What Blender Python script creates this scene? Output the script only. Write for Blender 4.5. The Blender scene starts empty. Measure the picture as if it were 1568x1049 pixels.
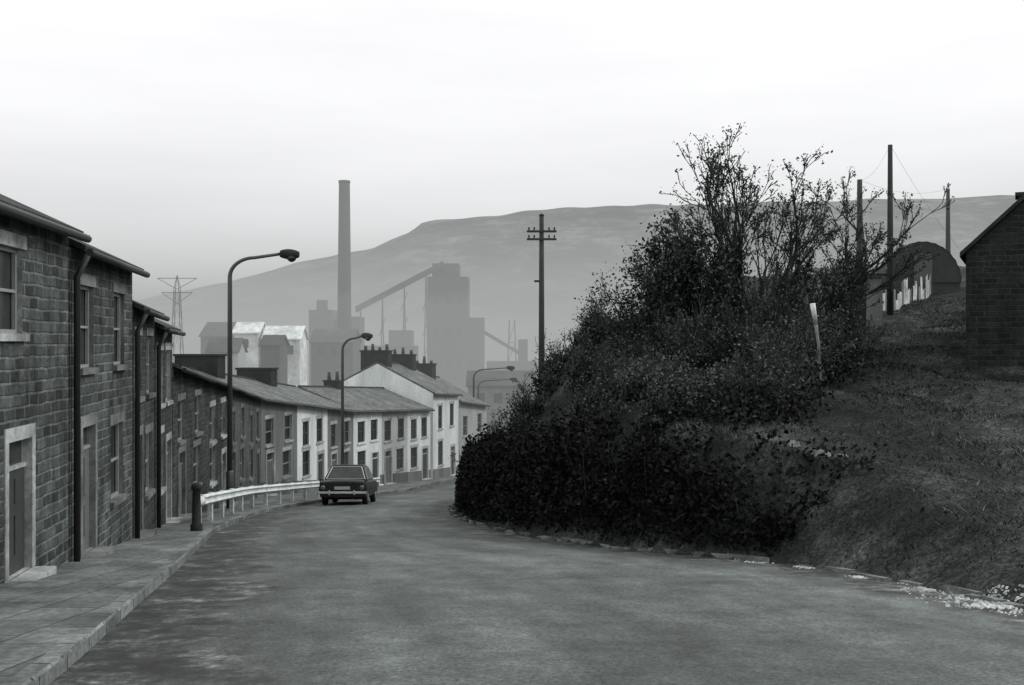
import bpy, math, random
import numpy as np
from mathutils import Vector, Matrix
random.seed(7); rng = np.random.default_rng(11)
scene = bpy.context.scene
scene.view_settings.view_transform='Standard'
scene.view_settings.look='None'
scene.view_settings.exposure=0

# ------------------------------------------------------------------ curves of the place
def smooth_curve(ys, xs, s=1.6):
    Y=np.arange(-30,160,0.25); X=np.interp(Y,ys,xs)
    k=np.arange(-24,25)*0.25; w=np.exp(-k**2/(2*s*s)); w/=w.sum()
    Xp=np.pad(X,24,mode='edge'); Xs=np.convolve(Xp,w,'valid')
    return lambda y: np.interp(y,Y,Xs)
XL=smooth_curve([-30,0,8.26,11.2,16.25,25.5,35.6,43,50,59,70,78,90,105,160],
                [-1,-2.2,-3.36,-4.0,-4.97,-6.9,-8.1,-7.9,-7.3,-6.5,-4.9,-3.3,0.5,7,40],1.5)
XR=smooth_curve([-30,0,8,11.7,14.5,17.6,20.3,23.9,28.8,34.3,41,48,60,70,80,90,105,160],
                [9,8,6.3,5.6,5.2,4.3,2.0,0.23,-1.1,-1.96,-2.3,-2.2,-0.6,1.7,5,9.5,17,52],0.8)
FX=[-30,0,8,13.8,16.4,21.4,24.6,28,49,63,74,81,95,160]; FXv=[-3.5,-4.9,-5.6,-6.2,-6.6,-7.4,-8.05,-8.7,-11.2,-9.1,-5.5,-3.7,-1.5,10]
XF=lambda y: np.interp(y,FX,FXv)
ZR=lambda y: np.interp(y,[-100,-30,62,80,100,350,4000],[3,1.7,-8.42,-9.75,-11.6,-36,-36])
def H(x,y):
    x=np.asarray(x,float); y=np.asarray(y,float)
    zr=ZR(y)
    base=zr-0.07
    yy=np.clip(y,-30,160); extra=np.maximum(0,y-160)*0.6
    dr=x-(XR(yy)+0.12+extra)
    hill=-4.15+0.115*np.minimum(y,75)-0.16*np.maximum(0,y-75)+0.05*np.clip(x-16,0,60)
    hill=np.maximum(hill,zr+0.12)
    bump=0.12*np.sin(x*1.3+y*0.7)+0.09*np.sin(x*0.6-y*1.9)+0.06*np.sin(2.9*x+2.3*y)
    b=np.minimum(base+np.clip(dr,0,None)*(1.05+0.25*np.sin(y*0.35)),hill+bump*np.clip(dr/3,0,1))
    h=np.where(dr>0,b,base)
    dl=(XF(yy)-9-extra*-0.3)-x
    h=np.where(dl>0,base-0.22*dl,h)
    h=np.maximum(h,-38+1.5*np.sin(x*0.02)*np.sin(y*0.013))
    ridge=np.interp(x,[-1600,-900,-451,-330,-235,-150,-111,-100,-60,90,230,500,1600],[30,20,44,66,92,112,128,137,143,158,158,165,200])
    t=np.clip((y-520)/780,0,1); t=t*t*(3-2*t)
    wob=10*np.sin(x*0.011+1)*np.sin(y*0.006)+5*np.sin(x*0.031+y*0.02)
    h=h+(ridge+38+1.2*np.sin(x*0.05)+0.7*np.sin(x*0.13)+wob*np.clip(1-t,0.0,1))*t
    return h

# ------------------------------------------------------------------ materials
def g(v): return (v*0.965,v*1.0,v*0.985,1)
def newmat(name):
    m=bpy.data.materials.new(name); m.use_nodes=True
    nt=m.node_tree; b=nt.nodes['Principled BSDF']
    return m,nt,b
def noise(nt,scale,detail=6,vec=None,rough=0.6):
    n=nt.nodes.new('ShaderNodeTexNoise'); n.inputs['Scale'].default_value=scale; n.inputs['Detail'].default_value=min(detail,6); n.inputs['Roughness'].default_value=rough
    if vec: nt.links.new(vec,n.inputs['Vector'])
    return n.outputs['Fac']
def ramp(nt,fac,stops):
    r=nt.nodes.new('ShaderNodeValToRGB'); e=r.color_ramp.elements
    while len(e)<len(stops): e.new(0.5)
    for i,(p,v) in enumerate(stops): e[i].position=p; e[i].color=g(v)
    nt.links.new(fac,r.inputs['Fac']); return r.outputs['Color']
def mixc(nt,fac,a,b,mode='MIX'):
    m=nt.nodes.new('ShaderNodeMix'); m.data_type='RGBA'; m.blend_type=mode
    for sock,v in ((m.inputs[0],fac),(m.inputs[6],a),(m.inputs[7],b)):
        if hasattr(v,'is_linked'): nt.links.new(v,sock)
        else: sock.default_value=v
    return m.outputs[2]
def pos(nt): return nt.nodes.new('ShaderNodeNewGeometry').outputs['Position']
def mapping(nt,vec,scale):
    m=nt.nodes.new('ShaderNodeMapping'); m.inputs['Scale'].default_value=scale; nt.links.new(vec,m.inputs['Vector']); return m.outputs[0]
def bump(nt,b,h,strength=0.4,dist=0.02):
    n=nt.nodes.new('ShaderNodeBump'); n.inputs['Strength'].default_value=strength; n.inputs['Distance'].default_value=dist
    nt.links.new(h,n.inputs['Height']); nt.links.new(n.outputs[0],b.inputs['Normal'])
def rough_mat(name,lo,hi,scale,rough=0.85,fine=40,bs=0.3,bd=0.01,streak=False):
    m,nt,b=newmat(name); p=pos(nt)
    a=noise(nt,scale,5,mapping(nt,p,(1,1,0.25)) if streak else p)
    c=ramp(nt,a,[(0.3,lo),(0.7,hi)])
    f=noise(nt,fine,2,p)
    fr=ramp(nt,f,[(0.3,0.72),(0.7,1.15)])
    c=mixc(nt,1.0,c,fr,'MULTIPLY')
    nt.links.new(c,b.inputs['Base Color']); b.inputs['Roughness'].default_value=rough
    b.inputs['Specular IOR Level'].default_value=0.25
    bump(nt,b,f,bs,bd); return m
def flat(name,v,rough=0.5,metal=0):
    m,nt,b=newmat(name); c=ramp(nt,noise(nt,9,3,pos(nt)),[(0.3,v*0.85),(0.7,min(1,v*1.1))])
    nt.links.new(c,b.inputs['Base Color']); b.inputs['Roughness'].default_value=rough; b.inputs['Metallic'].default_value=metal; return m
def brick_mat(name,c1,c2,mort,w,h,ms=0.02,bs=0.6,dist=0.03,rough=0.9,var=(0.7,1.2),grime=0.0):
    m,nt,b=newmat(name)
    uv=nt.nodes.new('ShaderNodeUVMap').outputs[0]
    nz=nt.nodes.new('ShaderNodeTexNoise'); nz.inputs['Scale'].default_value=2.6; nz.inputs['Detail'].default_value=4
    nt.links.new(uv,nz.inputs['Vector'])
    add=nt.nodes.new('ShaderNodeVectorMath'); add.operation='MULTIPLY_ADD'; add.inputs[1].default_value=(dist*2,dist*1.2,0)
    nt.links.new(nz.outputs['Color'],add.inputs[0]); nt.links.new(uv,add.inputs[2])
    br=nt.nodes.new('ShaderNodeTexBrick'); br.inputs['Scale'].default_value=1; br.inputs['Brick Width'].default_value=w; br.inputs['Row Height'].default_value=h
    br.inputs['Mortar Size'].default_value=ms; br.inputs['Mortar Smooth'].default_value=0.6; br.inputs['Bias'].default_value=0
    br.inputs['Color1'].default_value=g(c1); br.inputs['Color2'].default_value=g(c2); br.inputs['Mortar'].default_value=g(mort)
    nt.links.new(add.outputs[0],br.inputs['Vector'])
    st=ramp(nt,noise(nt,0.8,6,uv,0.7),[(0.3,var[0]),(0.7,var[1])])
    st2=ramp(nt,noise(nt,11,4,uv,0.75),[(0.3,0.5),(0.7,1.4)])
    c=mixc(nt,1.0,br.outputs['Color'],st,'MULTIPLY'); c=mixc(nt,1.0,c,st2,'MULTIPLY')
    if grime:
        gr=ramp(nt,noise(nt,1.0,5,mapping(nt,uv,(2.2,0.5,1)),0.7),[(0.38,0.3),(0.6,1.0)]); c=mixc(nt,grime,c,gr,'MULTIPLY')
    nt.links.new(c,b.inputs['Base Color']); b.inputs['Roughness'].default_value=rough; b.inputs['Specular IOR Level'].default_value=0.2
    inv=nt.nodes.new('ShaderNodeMath'); inv.operation='SUBTRACT'; inv.inputs[0].default_value=1; nt.links.new(br.outputs['Fac'],inv.inputs[1])
    bump(nt,b,inv.outputs[0],bs,0.02); return m
def island_mat(name,stops,rough=0.8,clump=0.9,cl=(0.5,1.4)):
    m,nt,b=newmat(name); ge=nt.nodes.new('ShaderNodeNewGeometry')
    c=ramp(nt,ge.outputs['Random Per Island'],stops)
    k=ramp(nt,noise(nt,clump,2,ge.outputs['Position']),[(0.35,cl[0]),(0.65,cl[1])])
    c=mixc(nt,1.0,c,k,'MULTIPLY'); nt.links.new(c,b.inputs['Base Color'])
    b.inputs['Roughness'].default_value=rough; b.inputs['Specular IOR Level'].default_value=0.1
    return m

def asphalt():
    m,nt,b=newmat('asphalt'); p=pos(nt)
    big=noise(nt,0.25,5,mapping(nt,p,(1.5,0.8,1)),0.65)
    c=ramp(nt,big,[(0.32,0.058),(0.5,0.086),(0.68,0.13)])
    mid=ramp(nt,noise(nt,1.3,6,p,0.8),[(0.3,0.5),(0.7,1.48)])
    c=mixc(nt,1.0,c,mid,'MULTIPLY')
    la=nt.nodes.new('ShaderNodeAttribute'); la.attribute_name='lane'
    sep=nt.nodes.new('ShaderNodeSeparateXYZ'); nt.links.new(p,sep.inputs[0])
    cx=nt.nodes.new('ShaderNodeCombineXYZ'); l2=nt.nodes.new('ShaderNodeMath'); l2.operation='MULTIPLY'; l2.inputs[1].default_value=9.0; nt.links.new(la.outputs['Fac'],l2.inputs[0])
    y2_=nt.nodes.new('ShaderNodeMath'); y2_.operation='MULTIPLY'; y2_.inputs[1].default_value=0.14; nt.links.new(sep.outputs[1],y2_.inputs[0])
    nt.links.new(l2.outputs[0],cx.inputs[0]); nt.links.new(y2_.outputs[0],cx.inputs[1])
    stv=ramp(nt,noise(nt,1.0,5,cx.outputs[0],0.65),[(0.33,0.7),(0.66,1.3)]); c=mixc(nt,1.0,c,stv,'MULTIPLY')
    fi=noise(nt,24,4,p,0.95); fr=ramp(nt,fi,[(0.36,0.3),(0.64,1.7)])
    c=mixc(nt,1.0,c,fr,'MULTIPLY')
    at=nt.nodes.new('ShaderNodeAttribute'); at.attribute_name='edge_dist'
    nz=noise(nt,0.9,5,p,0.7)
    ma=nt.nodes.new('ShaderNodeMath'); ma.operation='MULTIPLY_ADD'; ma.inputs[1].default_value=4.2; ma.inputs[2].default_value=-1.35; nt.links.new(nz,ma.inputs[0])
    sb=nt.nodes.new('ShaderNodeMath'); sb.operation='SUBTRACT'; nt.links.new(at.outputs['Fac'],sb.inputs[0]); nt.links.new(ma.outputs[0],sb.inputs[1])
    mr=nt.nodes.new('ShaderNodeMapRange'); mr.interpolation_type='SMOOTHSTEP'; mr.inputs[1].default_value=0.0; mr.inputs[2].default_value=0.8; nt.links.new(sb.outputs[0],mr.inputs[0])
    dirt=ramp(nt,noise(nt,1.7,6,p,0.85),[(0.40,0.015),(0.52,0.04),(0.60,0.12),(0.70,0.32)])
    c=mixc(nt,mr.outputs[0],dirt,c)
    nt.links.new(c,b.inputs['Base Color']); b.inputs['Roughness'].default_value=0.75; b.inputs['Specular IOR Level'].default_value=0.3
    bump(nt,b,fi,0.6,0.016); return m
M_ASPH=asphalt()
M_PAVE=brick_mat('paving_slabs',0.11,0.18,0.04,0.9,0.6,0.012,0.5,0.03,var=(0.4,1.5))
M_KERB=brick_mat('kerb_stone',0.10,0.2,0.03,0.9,5,0.02,0.5,0.03,var=(0.35,1.6))
M_KERB2=rough_mat('verge_edge_stone',0.03,0.26,1.1,0.95,16,0.6,0.03)
def ground_mat():
    m,nt,b=newmat('ground_soil_grass'); p=pos(nt)
    sep=nt.nodes.new('ShaderNodeSeparateXYZ'); nt.links.new(p,sep.inputs[0])
    near=ramp(nt,noise(nt,0.5,6,p,0.78),[(0.34,0.012),(0.5,0.028),(0.62,0.065),(0.72,0.13)])
    nf=ramp(nt,noise(nt,16,5,p,0.85),[(0.34,0.3),(0.66,1.7)]); near=mixc(nt,1.0,near,nf,'MULTIPLY')
    far=ramp(nt,noise(nt,0.016,6,p,0.78),[(0.34,0.01),(0.5,0.06),(0.66,0.22)])
    v=nt.nodes.new('ShaderNodeTexVoronoi'); v.inputs['Scale'].default_value=0.012; nt.links.new(p,v.inputs['Vector'])
    bw=nt.nodes.new('ShaderNodeRGBToBW'); nt.links.new(v.outputs['Color'],bw.inputs[0])
    fl=ramp(nt,bw.outputs[0],[(0.2,0.6),(0.8,1.3)]); far=mixc(nt,0.7,far,fl,'MULTIPLY')
    mr=nt.nodes.new('ShaderNodeMapRange'); mr.inputs[1].default_value=90; mr.inputs[2].default_value=160; nt.links.new(sep.outputs[1],mr.inputs[0])
    c=mixc(nt,mr.outputs[0],near,far); nt.links.new(c,b.inputs['Base Color']); b.inputs['Roughness'].default_value=0.95; b.inputs['Specular IOR Level'].default_value=0.1
    bump(nt,b,noise(nt,7,4,p,0.75),0.9,0.12); return m
M_GROUND=ground_mat()
M_STONE=brick_mat('coursed_stone',0.045,0.125,0.17,0.38,0.16,0.024,0.8,0.05,var=(0.4,1.5),grime=0.85)
M_STONE_D=brick_mat('sooty_stone',0.03,0.075,0.10,0.32,0.14,0.02,0.8,0.05,var=(0.45,1.45),grime=0.75)
M_BRICK=brick_mat('brick',0.07,0.13,0.16,0.23,0.08,0.01,0.5,0.01,grime=0.5)
M_SLATE=brick_mat('slate_roof',0.025,0.05,0.015,0.3,0.2,0.012,0.6,0.005,0.85)
M_SLATE_L=brick_mat('weathered_slate_roof',0.10,0.175,0.05,0.3,0.2,0.012,0.6,0.01,0.65,var=(0.45,1.4))
M_DARK=rough_mat('soot_dark',0.015,0.035,2,0.9,20)
def render_mat(name,lo,hi): return rough_mat(name,lo,hi,0.9,0.85,25,0.25,0.01,True)
M_RW=render_mat('render_white',0.6,0.92); M_RL=render_mat('render_light',0.32,0.52); M_RG=render_mat('render_grey',0.11,0.23); M_RD=render_mat('render_dark',0.045,0.12)
M_TRIM=rough_mat('painted_trim',0.10,0.5,1.1,0.8,14); M_TRIMG=rough_mat('stone_trim',0.045,0.24,1.1,0.8,14)
M_FRAME=flat('window_frame_paint',0.25,0.5); M_FRAMED=flat('dark_frame_paint',0.06,0.5)
def glass():
    m,nt,b=newmat('window_glass'); c=ramp(nt,noise(nt,0.8,3,pos(nt)),[(0.4,0.010),(0.65,0.05)]); nt.links.new(c,b.inputs['Base Color']); b.inputs['Roughness'].default_value=0.22; b.inputs['Specular IOR Level'].default_value=0.4; return m
M_GLASS=glass(); M_DOOR=flat('door_paint',0.04,0.5); M_DOORL=flat('door_paint_light',0.12,0.5)
M_PIPE=flat('cast_iron',0.015,0.6); M_POT=flat('chimney_pot_clay',0.10,0.9)
M_STEEL=flat('lamp_column_paint',0.055,0.5); M_RAIL=rough_mat('galvanised_rail',0.45,0.8,2,0.5,20,0.1); M_WOOD=rough_mat('tarred_wood',0.018,0.045,3,0.9,30,streak=True)
M_WPAINT=rough_mat('flaking_whitewash',0.2,0.75,1.5,0.9,14)
M_CONC=rough_mat('works_concrete',0.03,0.06,0.06,0.9,0.8); M_WORKS=rough_mat('works_cladding',0.03,0.10,0.06,0.9,0.5,streak=True); M_PALE=rough_mat('pale_sheeting',0.45,1.0,0.25,0.8,0.8)
M_CORR=rough_mat('corrugated_iron',0.02,0.04,1,0.9,14)
M_BARK=rough_mat('bark',0.015,0.045,4,0.9,30)
M_LEAF=island_mat('leaf_dark',[(0,0.008),(0.6,0.018),(1,0.05)]); M_LEAF2=island_mat('leaf_evergreen',[(0,0.015),(0.7,0.04),(1,0.11)])
M_BUD=island_mat('bud_twig',[(0,0.03),(1,0.1)]); M_HEDGE=island_mat('hedge_leaf',[(0,0.006),(0.8,0.012),(1,0.03)],clump=0.7)
M_GRASS=island_mat('grass_blade',[(0,0.012),(0.6,0.032),(1,0.11)],clump=0.4,cl=(0.3,1.8))
M_ROCK=rough_mat('pale_stone',0.14,0.75,3,0.9,30); M_ROCKD=rough_mat('bank_stone',0.1,0.3,6,0.9,30)
M_SOOT=brick_mat('soot_blackened_stone',0.015,0.032,0.04,0.34,0.15,0.02,0.6,0.07,grime=0.5)

# ------------------------------------------------------------------ mesh builder
class MB:
    def __init__(s): s.v=[]; s.f=[]; s.m=[]; s.sm=[]
    def face(s,pts,mat=0,smooth=False):
        i=len(s.v); s.v+= [tuple(p) for p in pts]; s.f.append(list(range(i,i+len(pts)))); s.m.append(mat); s.sm.append(smooth)
    def prism(s,a,b,mat=0):
        n=len(a); i=len(s.v); s.v+=[tuple(p) for p in a]+[tuple(p) for p in b]
        s.f.append(list(range(i+n-1,i-1,-1))); s.f.append(list(range(i+n,i+2*n)))
        for k in range(n):
            k2=(k+1)%n; s.f.append([i+k,i+k2,i+n+k2,i+n+k])
        s.m+=[mat]*(n+2); s.sm+=[False]*(n+2)
    def box(s,x0,x1,y0,y1,z0,z1,mat=0):
        a=[(x0,y0,z0),(x1,y0,z0),(x1,y1,z0),(x0,y1,z0)]; b=[(x0,y0,z1),(x1,y0,z1),(x1,y1,z1),(x0,y1,z1)]
        s.prism(a,b,mat)
    def tube(s,pts,rad,n=8,mat=0,cap=True):
        pts=[Vector(p) for p in pts]; rings=[]
        for k,p in enumerate(pts):
            d=(pts[min(k+1,len(pts)-1)]-pts[max(k-1,0)]).normalized()
            a=d.cross(Vector((0.13,0.99,0.05))); 
            if a.length<0.2: a=d.cross(Vector((1,0,0)))
            a.normalize(); b=d.cross(a)
            r=rad[k] if hasattr(rad,'__len__') else rad
            base=len(s.v)
            for j in range(n):
                t=2*math.pi*j/n; s.v.append(tuple(p+a*math.cos(t)*r+b*math.sin(t)*r))
            rings.append(base)
        for k in range(len(pts)-1):
            for j in range(n):
                s.f.append([rings[k]+j,rings[k]+(j+1)%n,rings[k+1]+(j+1)%n,rings[k+1]+j]); s.m.append(mat); s.sm.append(True)
        if cap:
            s.f.append([rings[0]+j for j in range(n-1,-1,-1)]); s.f.append([rings[-1]+j for j in range(n)]); s.m+=[mat]*2; s.sm+=[False]*2
    def obj(s,name,mats,parent=None,origin=(0,0,0),bevel=0,uv=True):
        o3=np.array(origin); V=np.array(s.v)-o3
        me=bpy.data.meshes.new(name); me.from_pydata(V.tolist(),[],s.f)
        for m in mats: me.materials.append(m)
        me.polygons.foreach_set('material_index',s.m); me.polygons.foreach_set('use_smooth',s.sm); me.update()
        if uv:
            ul=me.uv_layers.new(name='UVMap'); data=np.zeros(len(me.loops)*2)
            for p in me.polygons:
                n=p.normal
                if abs(n.z)>0.97: T=Vector((0,1,0)); B=Vector((1,0,0))
                else:
                    T=Vector((-n.y,n.x,0)).normalized(); B=n.cross(T)
                for li in p.loop_indices:
                    w=Vector(s.v[me.loops[li].vertex_index]); data[2*li]=w.dot(T); data[2*li+1]=w.dot(B)
            ul.data.foreach_set('uv',data)
        ob=bpy.data.objects.new(name,me); scene.collection.objects.link(ob)
        if parent: ob.parent=parent
        else: ob.location=origin
        if bevel:
            bm=ob.modifiers.new('bevel','BEVEL'); bm.width=bevel; bm.segments=2; bm.limit_method='ANGLE'
        return ob
def empty(name,loc):
    e=bpy.data.objects.new(name,None); e.location=loc; e.empty_display_size=0.3; scene.collection.objects.link(e); return e
def np_mesh(name,V,F,mat,smooth=False,parent=None):
    me=bpy.data.meshes.new(name); V=np.asarray(V,float); F=np.asarray(F,int); k=F.shape[1]
    me.vertices.add(len(V)); me.vertices.foreach_set('co',V.ravel())
    me.loops.add(F.size); me.loops.foreach_set('vertex_index',F.ravel())
    me.polygons.add(len(F)); me.polygons.foreach_set('loop_start',np.arange(len(F))*k); me.polygons.foreach_set('loop_total',np.full(len(F),k))
    me.polygons.foreach_set('use_smooth',np.full(len(F),smooth)); me.materials.append(mat); me.update(calc_edges=True); me.validate()
    ob=bpy.data.objects.new(name,me); scene.collection.objects.link(ob)
    if parent: ob.parent=parent
    return ob
def grid_mesh(name,X,Y,Z,mat,smooth=True):
    ny,nx=X.shape; V=np.stack([X,Y,Z],-1).reshape(-1,3)
    i=np.arange(ny*nx).reshape(ny,nx); F=np.stack([i[:-1,:-1],i[:-1,1:],i[1:,1:],i[1:,:-1]],-1).reshape(-1,4)
    ob=np_mesh(name,V,F,mat,smooth); me=ob.data
    ul=me.uv_layers.new(name='UVMap'); vi=np.zeros(len(me.loops),int); me.loops.foreach_get('vertex_index',vi)
    ul.data.foreach_set('uv',V[vi][:,[1,0]].ravel()); return ob

# ------------------------------------------------------------------ ground, road, pavement
xs=np.concatenate([-np.geomspace(2500,40,60),np.arange(-38,-14,2.0),np.arange(-14,32,0.35),np.arange(32,60,2),np.geomspace(60,2500,60)])
ys=np.concatenate([[-120,-80,-50,-30,-20,-10,-5],np.arange(0,100,0.5),np.arange(100,200,4),np.geomspace(204,3500,110)])
X,Y=np.meshgrid(xs,ys); grid_mesh('ground',X,Y,H(X,Y),M_GROUND)
yy=np.concatenate([np.arange(-20,30,0.3),np.arange(30,130,0.6)])
def strip(name,xa,xb,zoff,mat,n=8,ya=None):
    y=yy if ya is None else ya
    t=np.linspace(0,1,n)[None,:]; A=xa(y)[:,None]; B=xb(y)[:,None]
    X=A+(B-A)*t; Y=np.repeat(y[:,None],n,1); z=ZR(y)[:,None]+(zoff(t) if callable(zoff) else zoff)+0*X
    return grid_mesh(name,X,Y,z,mat)
rd=strip('road',lambda y:XL(y)-0.02,lambda y:XR(y)+0.05,lambda t:0.05*(1-(2*t-1)**2),M_ASPH,40)
co_=np.zeros(len(rd.data.vertices)*3); rd.data.vertices.foreach_get('co',co_); co_=co_.reshape(-1,3)
ed=np.minimum(co_[:,0]-XL(co_[:,1]),(XR(co_[:,1])-co_[:,0])*1.6); at=rd.data.attributes.new('edge_dist','FLOAT','POINT'); at.data.foreach_set('value',ed.astype(np.float32))
ln=(co_[:,0]-XL(co_[:,1]))/(XR(co_[:,1])-XL(co_[:,1])); at=rd.data.attributes.new('lane','FLOAT','POINT'); at.data.foreach_set('value',ln.astype(np.float32))
strip('pavement',lambda y:XF(y)-0.4,lambda y:XL(y)-0.16,0.125,M_PAVE,4)
k=MB()
ky=yy[yy<112]
for a,b in zip(ky[:-1],ky[1:]):
    xa,xb=float(XL(a)),float(XL(b)); za,zb=float(ZR(a)),float(ZR(b))
    A=[(xa-0.157,a,za-0.1),(xa,a,za-0.1),(xa,a,za+0.11),(xa-0.02,a,za+0.13),(xa-0.157,a,za+0.13)]
    B=[(xb-0.157,b,zb-0.1),(xb,b,zb-0.1),(xb,b,zb+0.11),(xb-0.02,b,zb+0.13),(xb-0.157,b,zb+0.13)]
    for j in range(1,4):
        k.face([A[j],A[j+1],B[j+1],B[j]],0)
k.obj('kerb',[M_KERB])
e_r=random.Random(8); eb=MB(); y=6.0
while y<62:
    L=e_r.uniform(0.25,0.7); 
    if e_r.random()<0.72:
        ya,yb=y,y+L-0.03; o=e_r.uniform(-0.1,0.12); w_=e_r.uniform(0.1,0.2); h_=e_r.uniform(0.02,0.08)
        p=lambda yy_,d,zz: (float(XR(yy_))+o+d,yy_,float(ZR(yy_))+zz)
        eb.prism([p(ya,0,-0.05),p(yb,e_r.uniform(-.04,.04),-0.05),p(yb,w_,-0.05),p(ya,w_,-0.05)],[p(ya,.02,h_),p(yb,.02,h_+e_r.uniform(-.02,.02)),p(yb,w_-.02,h_),p(ya,w_-.03,h_)],0)
    y+=L
eb.obj('verge_edging',[M_KERB2],None,(0,20,-4))

# ------------------------------------------------------------------ houses
def terrace_house(name,P0,P1,ez0,ez1,depth=7.0,pitch=0.46,wall=0,trim=0,roof=None,style=0,chim=None,pipe=False,dado=None,rng_=random,ns=0.006,frame=None):
    wallm=wall; P0=Vector(P0); P1=Vector(P1); t=(P1-P0); L=t.length; t.normalize(); n=Vector((t.y,-t.x))
    org=Vector((P0.x,P0.y,float(ZR(P0.y))))
    e=empty(name,org)
    def pt(u,d,z): q=P0+t*u-n*d; return (q.x,q.y,z)
    def gz(u): return float(ZR((P0+t*u).y))+0.125
    et=lambda u: ez0+(ez1-ez0)*u/L
    u0,u1=ns,L-ns
    zb=min(gz(0),gz(L))-0.5
    hh=min(ez0-gz(0),ez1-gz(L))
    ops=[]
    sc=hh/4.7
    up0=min(ez0,ez1)-0.45*sc-1.35*sc
    wu=[0.22*L,0.74*L] if style%2==0 else [0.27*L,0.72*L]
    for c in wu: ops.append([c-0.48,c+0.48,up0,up0+1.3*sc,'w'])
    dc,wc=(0.24*L,0.70*L) if style in(0,3) else (0.76*L,0.28*L)
    gd=gz(dc)+0.05; ops.append([dc-0.45,dc+0.45,gd,gd+2.02*min(1,sc*1.02),'d'])
    gw=gz(wc)+0.85; ops.append([wc-0.55,wc+0.55,gw,gw+1.35*sc,'w'])
    us=sorted({u0,u1,*[o[0] for o in ops],*[o[1] for o in ops]}); zs=sorted({zb,*[o[2] for o in ops],*[o[3] for o in ops]})
    w=MB()
    for i in range(len(us)-1):
        for j in range(len(zs)):
            ua,ub=us[i],us[i+1]; za=zs[j]; 
            if j<len(zs)-1: zt0=zt1=zs[j+1]
            else: zt0,zt1=et(ua),et(ub)
            cu=(ua+ub)/2; cz=(za+min(zt0,zt1))/2
            if any(o[0]<cu<o[1] and o[2]<cz<o[3] for o in ops): continue
            w.face([pt(ua,0,za),pt(ub,0,za),pt(ub,0,zt1),pt(ua,0,zt0)],0)
    rv=0.14
    for a,b,c,d_,kd in ops:
        w.face([pt(a,0,c),pt(a,rv,c),pt(a,rv,d_),pt(a,0,d_)],1); w.face([pt(b,rv,c),pt(b,0,c),pt(b,0,d_),pt(b,rv,d_)],1)
        w.face([pt(a,0,d_),pt(a,rv,d_),pt(b,rv,d_),pt(b,0,d_)],1); w.face([pt(a,rv,c),pt(a,0,c),pt(b,0,c),pt(b,rv,c)],1)
    rh=depth/2*pitch
    for u in(u0,u1):
        w.face([pt(u,0,zb),pt(u,0,et(u)),pt(u,depth/2,et(u)+rh),pt(u,depth,et(u)),pt(u,depth,zb)],0)
    w.face([pt(u0,depth,zb),pt(u1,depth,zb),pt(u1,depth,et(u1)),pt(u0,depth,et(u0))],0)
    w.obj('walls',[wallm,trim],e,org)
    wi=MB(); dr=MB()
    for a,b,c,d_,kd in ops:
        B=lambda ua,ub,da,db,za,zc,m,tgt: tgt.prism([pt(ua,da,za),pt(ub,da,za),pt(ub,db,za),pt(ua,db,za)],[pt(ua,da,zc),pt(ub,da,zc),pt(ub,db,zc),pt(ua,db,zc)],m)
        if kd=='w':
            wi.face([pt(a,rv-0.01,c),pt(b,rv-0.01,c),pt(b,rv-0.01,d_),pt(a,rv-0.01,d_)],0)
            f=0.05
            B(a+.002,a+f,rv-0.07,rv-0.02,c+.002,d_-.002,1,wi); B(b-f,b-.002,rv-0.07,rv-0.02,c+.002,d_-.002,1,wi)
            B(a+f,b-f,rv-0.07,rv-0.02,c+.002,c+f,1,wi); B(a+f,b-f,rv-0.07,rv-0.02,d_-f,d_-.002,1,wi)
            m=(c+d_)/2; B(a+f,b-f,rv-0.065,rv-0.02,m-0.02,m+0.02,1,wi)
            B(a-0.08,b+0.08,-0.07,0.03,c-0.10,c-0.003,2,wi)
            B(a-0.12,b+0.12,-0.02,0.02,d_+0.003,d_+0.18,3,wi)
            if rng_.random()<0.6: 
                cw=(b-a)*0.22; wi.face([pt(a+f,rv-0.016,c+f),pt(a+f+cw,rv-0.016,c+f),pt(a+f+cw*0.7,rv-0.016,d_-f),pt(a+f,rv-0.016,d_-f)],1)
        else:
            B(a+.002,b-.002,rv-0.06,rv-0.01,c,d_-0.38,0,dr); dr.face([pt(a,rv-0.02,d_-0.36),pt(b,rv-0.02,d_-0.36),pt(b,rv-0.02,d_),pt(a,rv-0.02,d_)],1)
            B(a+.002,b-.002,rv-0.08,rv-0.01,d_-0.38,d_-0.33,2,dr)
            for px_ in (a+0.12,(a+b)/2+0.04):
                B(px_,px_+0.28,rv-0.075,rv-0.06,c+0.25,c+0.75,0,dr); B(px_,px_+0.28,rv-0.075,rv-0.06,c+0.9,d_-0.5,0,dr)
            B(a-0.14,a-0.004,-0.02,0.02,c,d_+0.18,2,dr); B(b+0.004,b+0.14,-0.02,0.02,c,d_+0.18,2,dr); B(a-.003,b+.003,-0.02,0.02,d_+0.004,d_+0.18,2,dr)
            B(a-0.1,b+0.1,-0.3,0.0,c-0.3,c-0.01,2,dr)
    fr=frame or M_FRAME
    wi.obj('windows',[M_GLASS,fr,trim,trim],e,org); dr.obj('door',[M_DOOR if style%3 else M_DOORL,M_GLASS,trim],e,org)
    if dado:
        dd=MB(); segs=[]; a0=u0
        for o in sorted([o for o in ops if o[4]=='d']): segs.append((a0,o[0]-0.145)); a0=o[1]+0.145
        segs.append((a0,u1))
        for a,b in segs: 
            dd.prism([pt(a,-0.02,zb),pt(b,-0.02,zb),pt(b,0.01,zb),pt(a,0.01,zb)],[pt(a,-0.02,gz(a)+0.62),pt(b,-0.02,gz(b)+0.62),pt(b,0.01,gz(b)+0.62),pt(a,0.01,gz(a)+0.62)],0)
        dd.obj('plinth',[dado],e,org)
    r=MB(); ov=0.22; th=0.1
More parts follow.
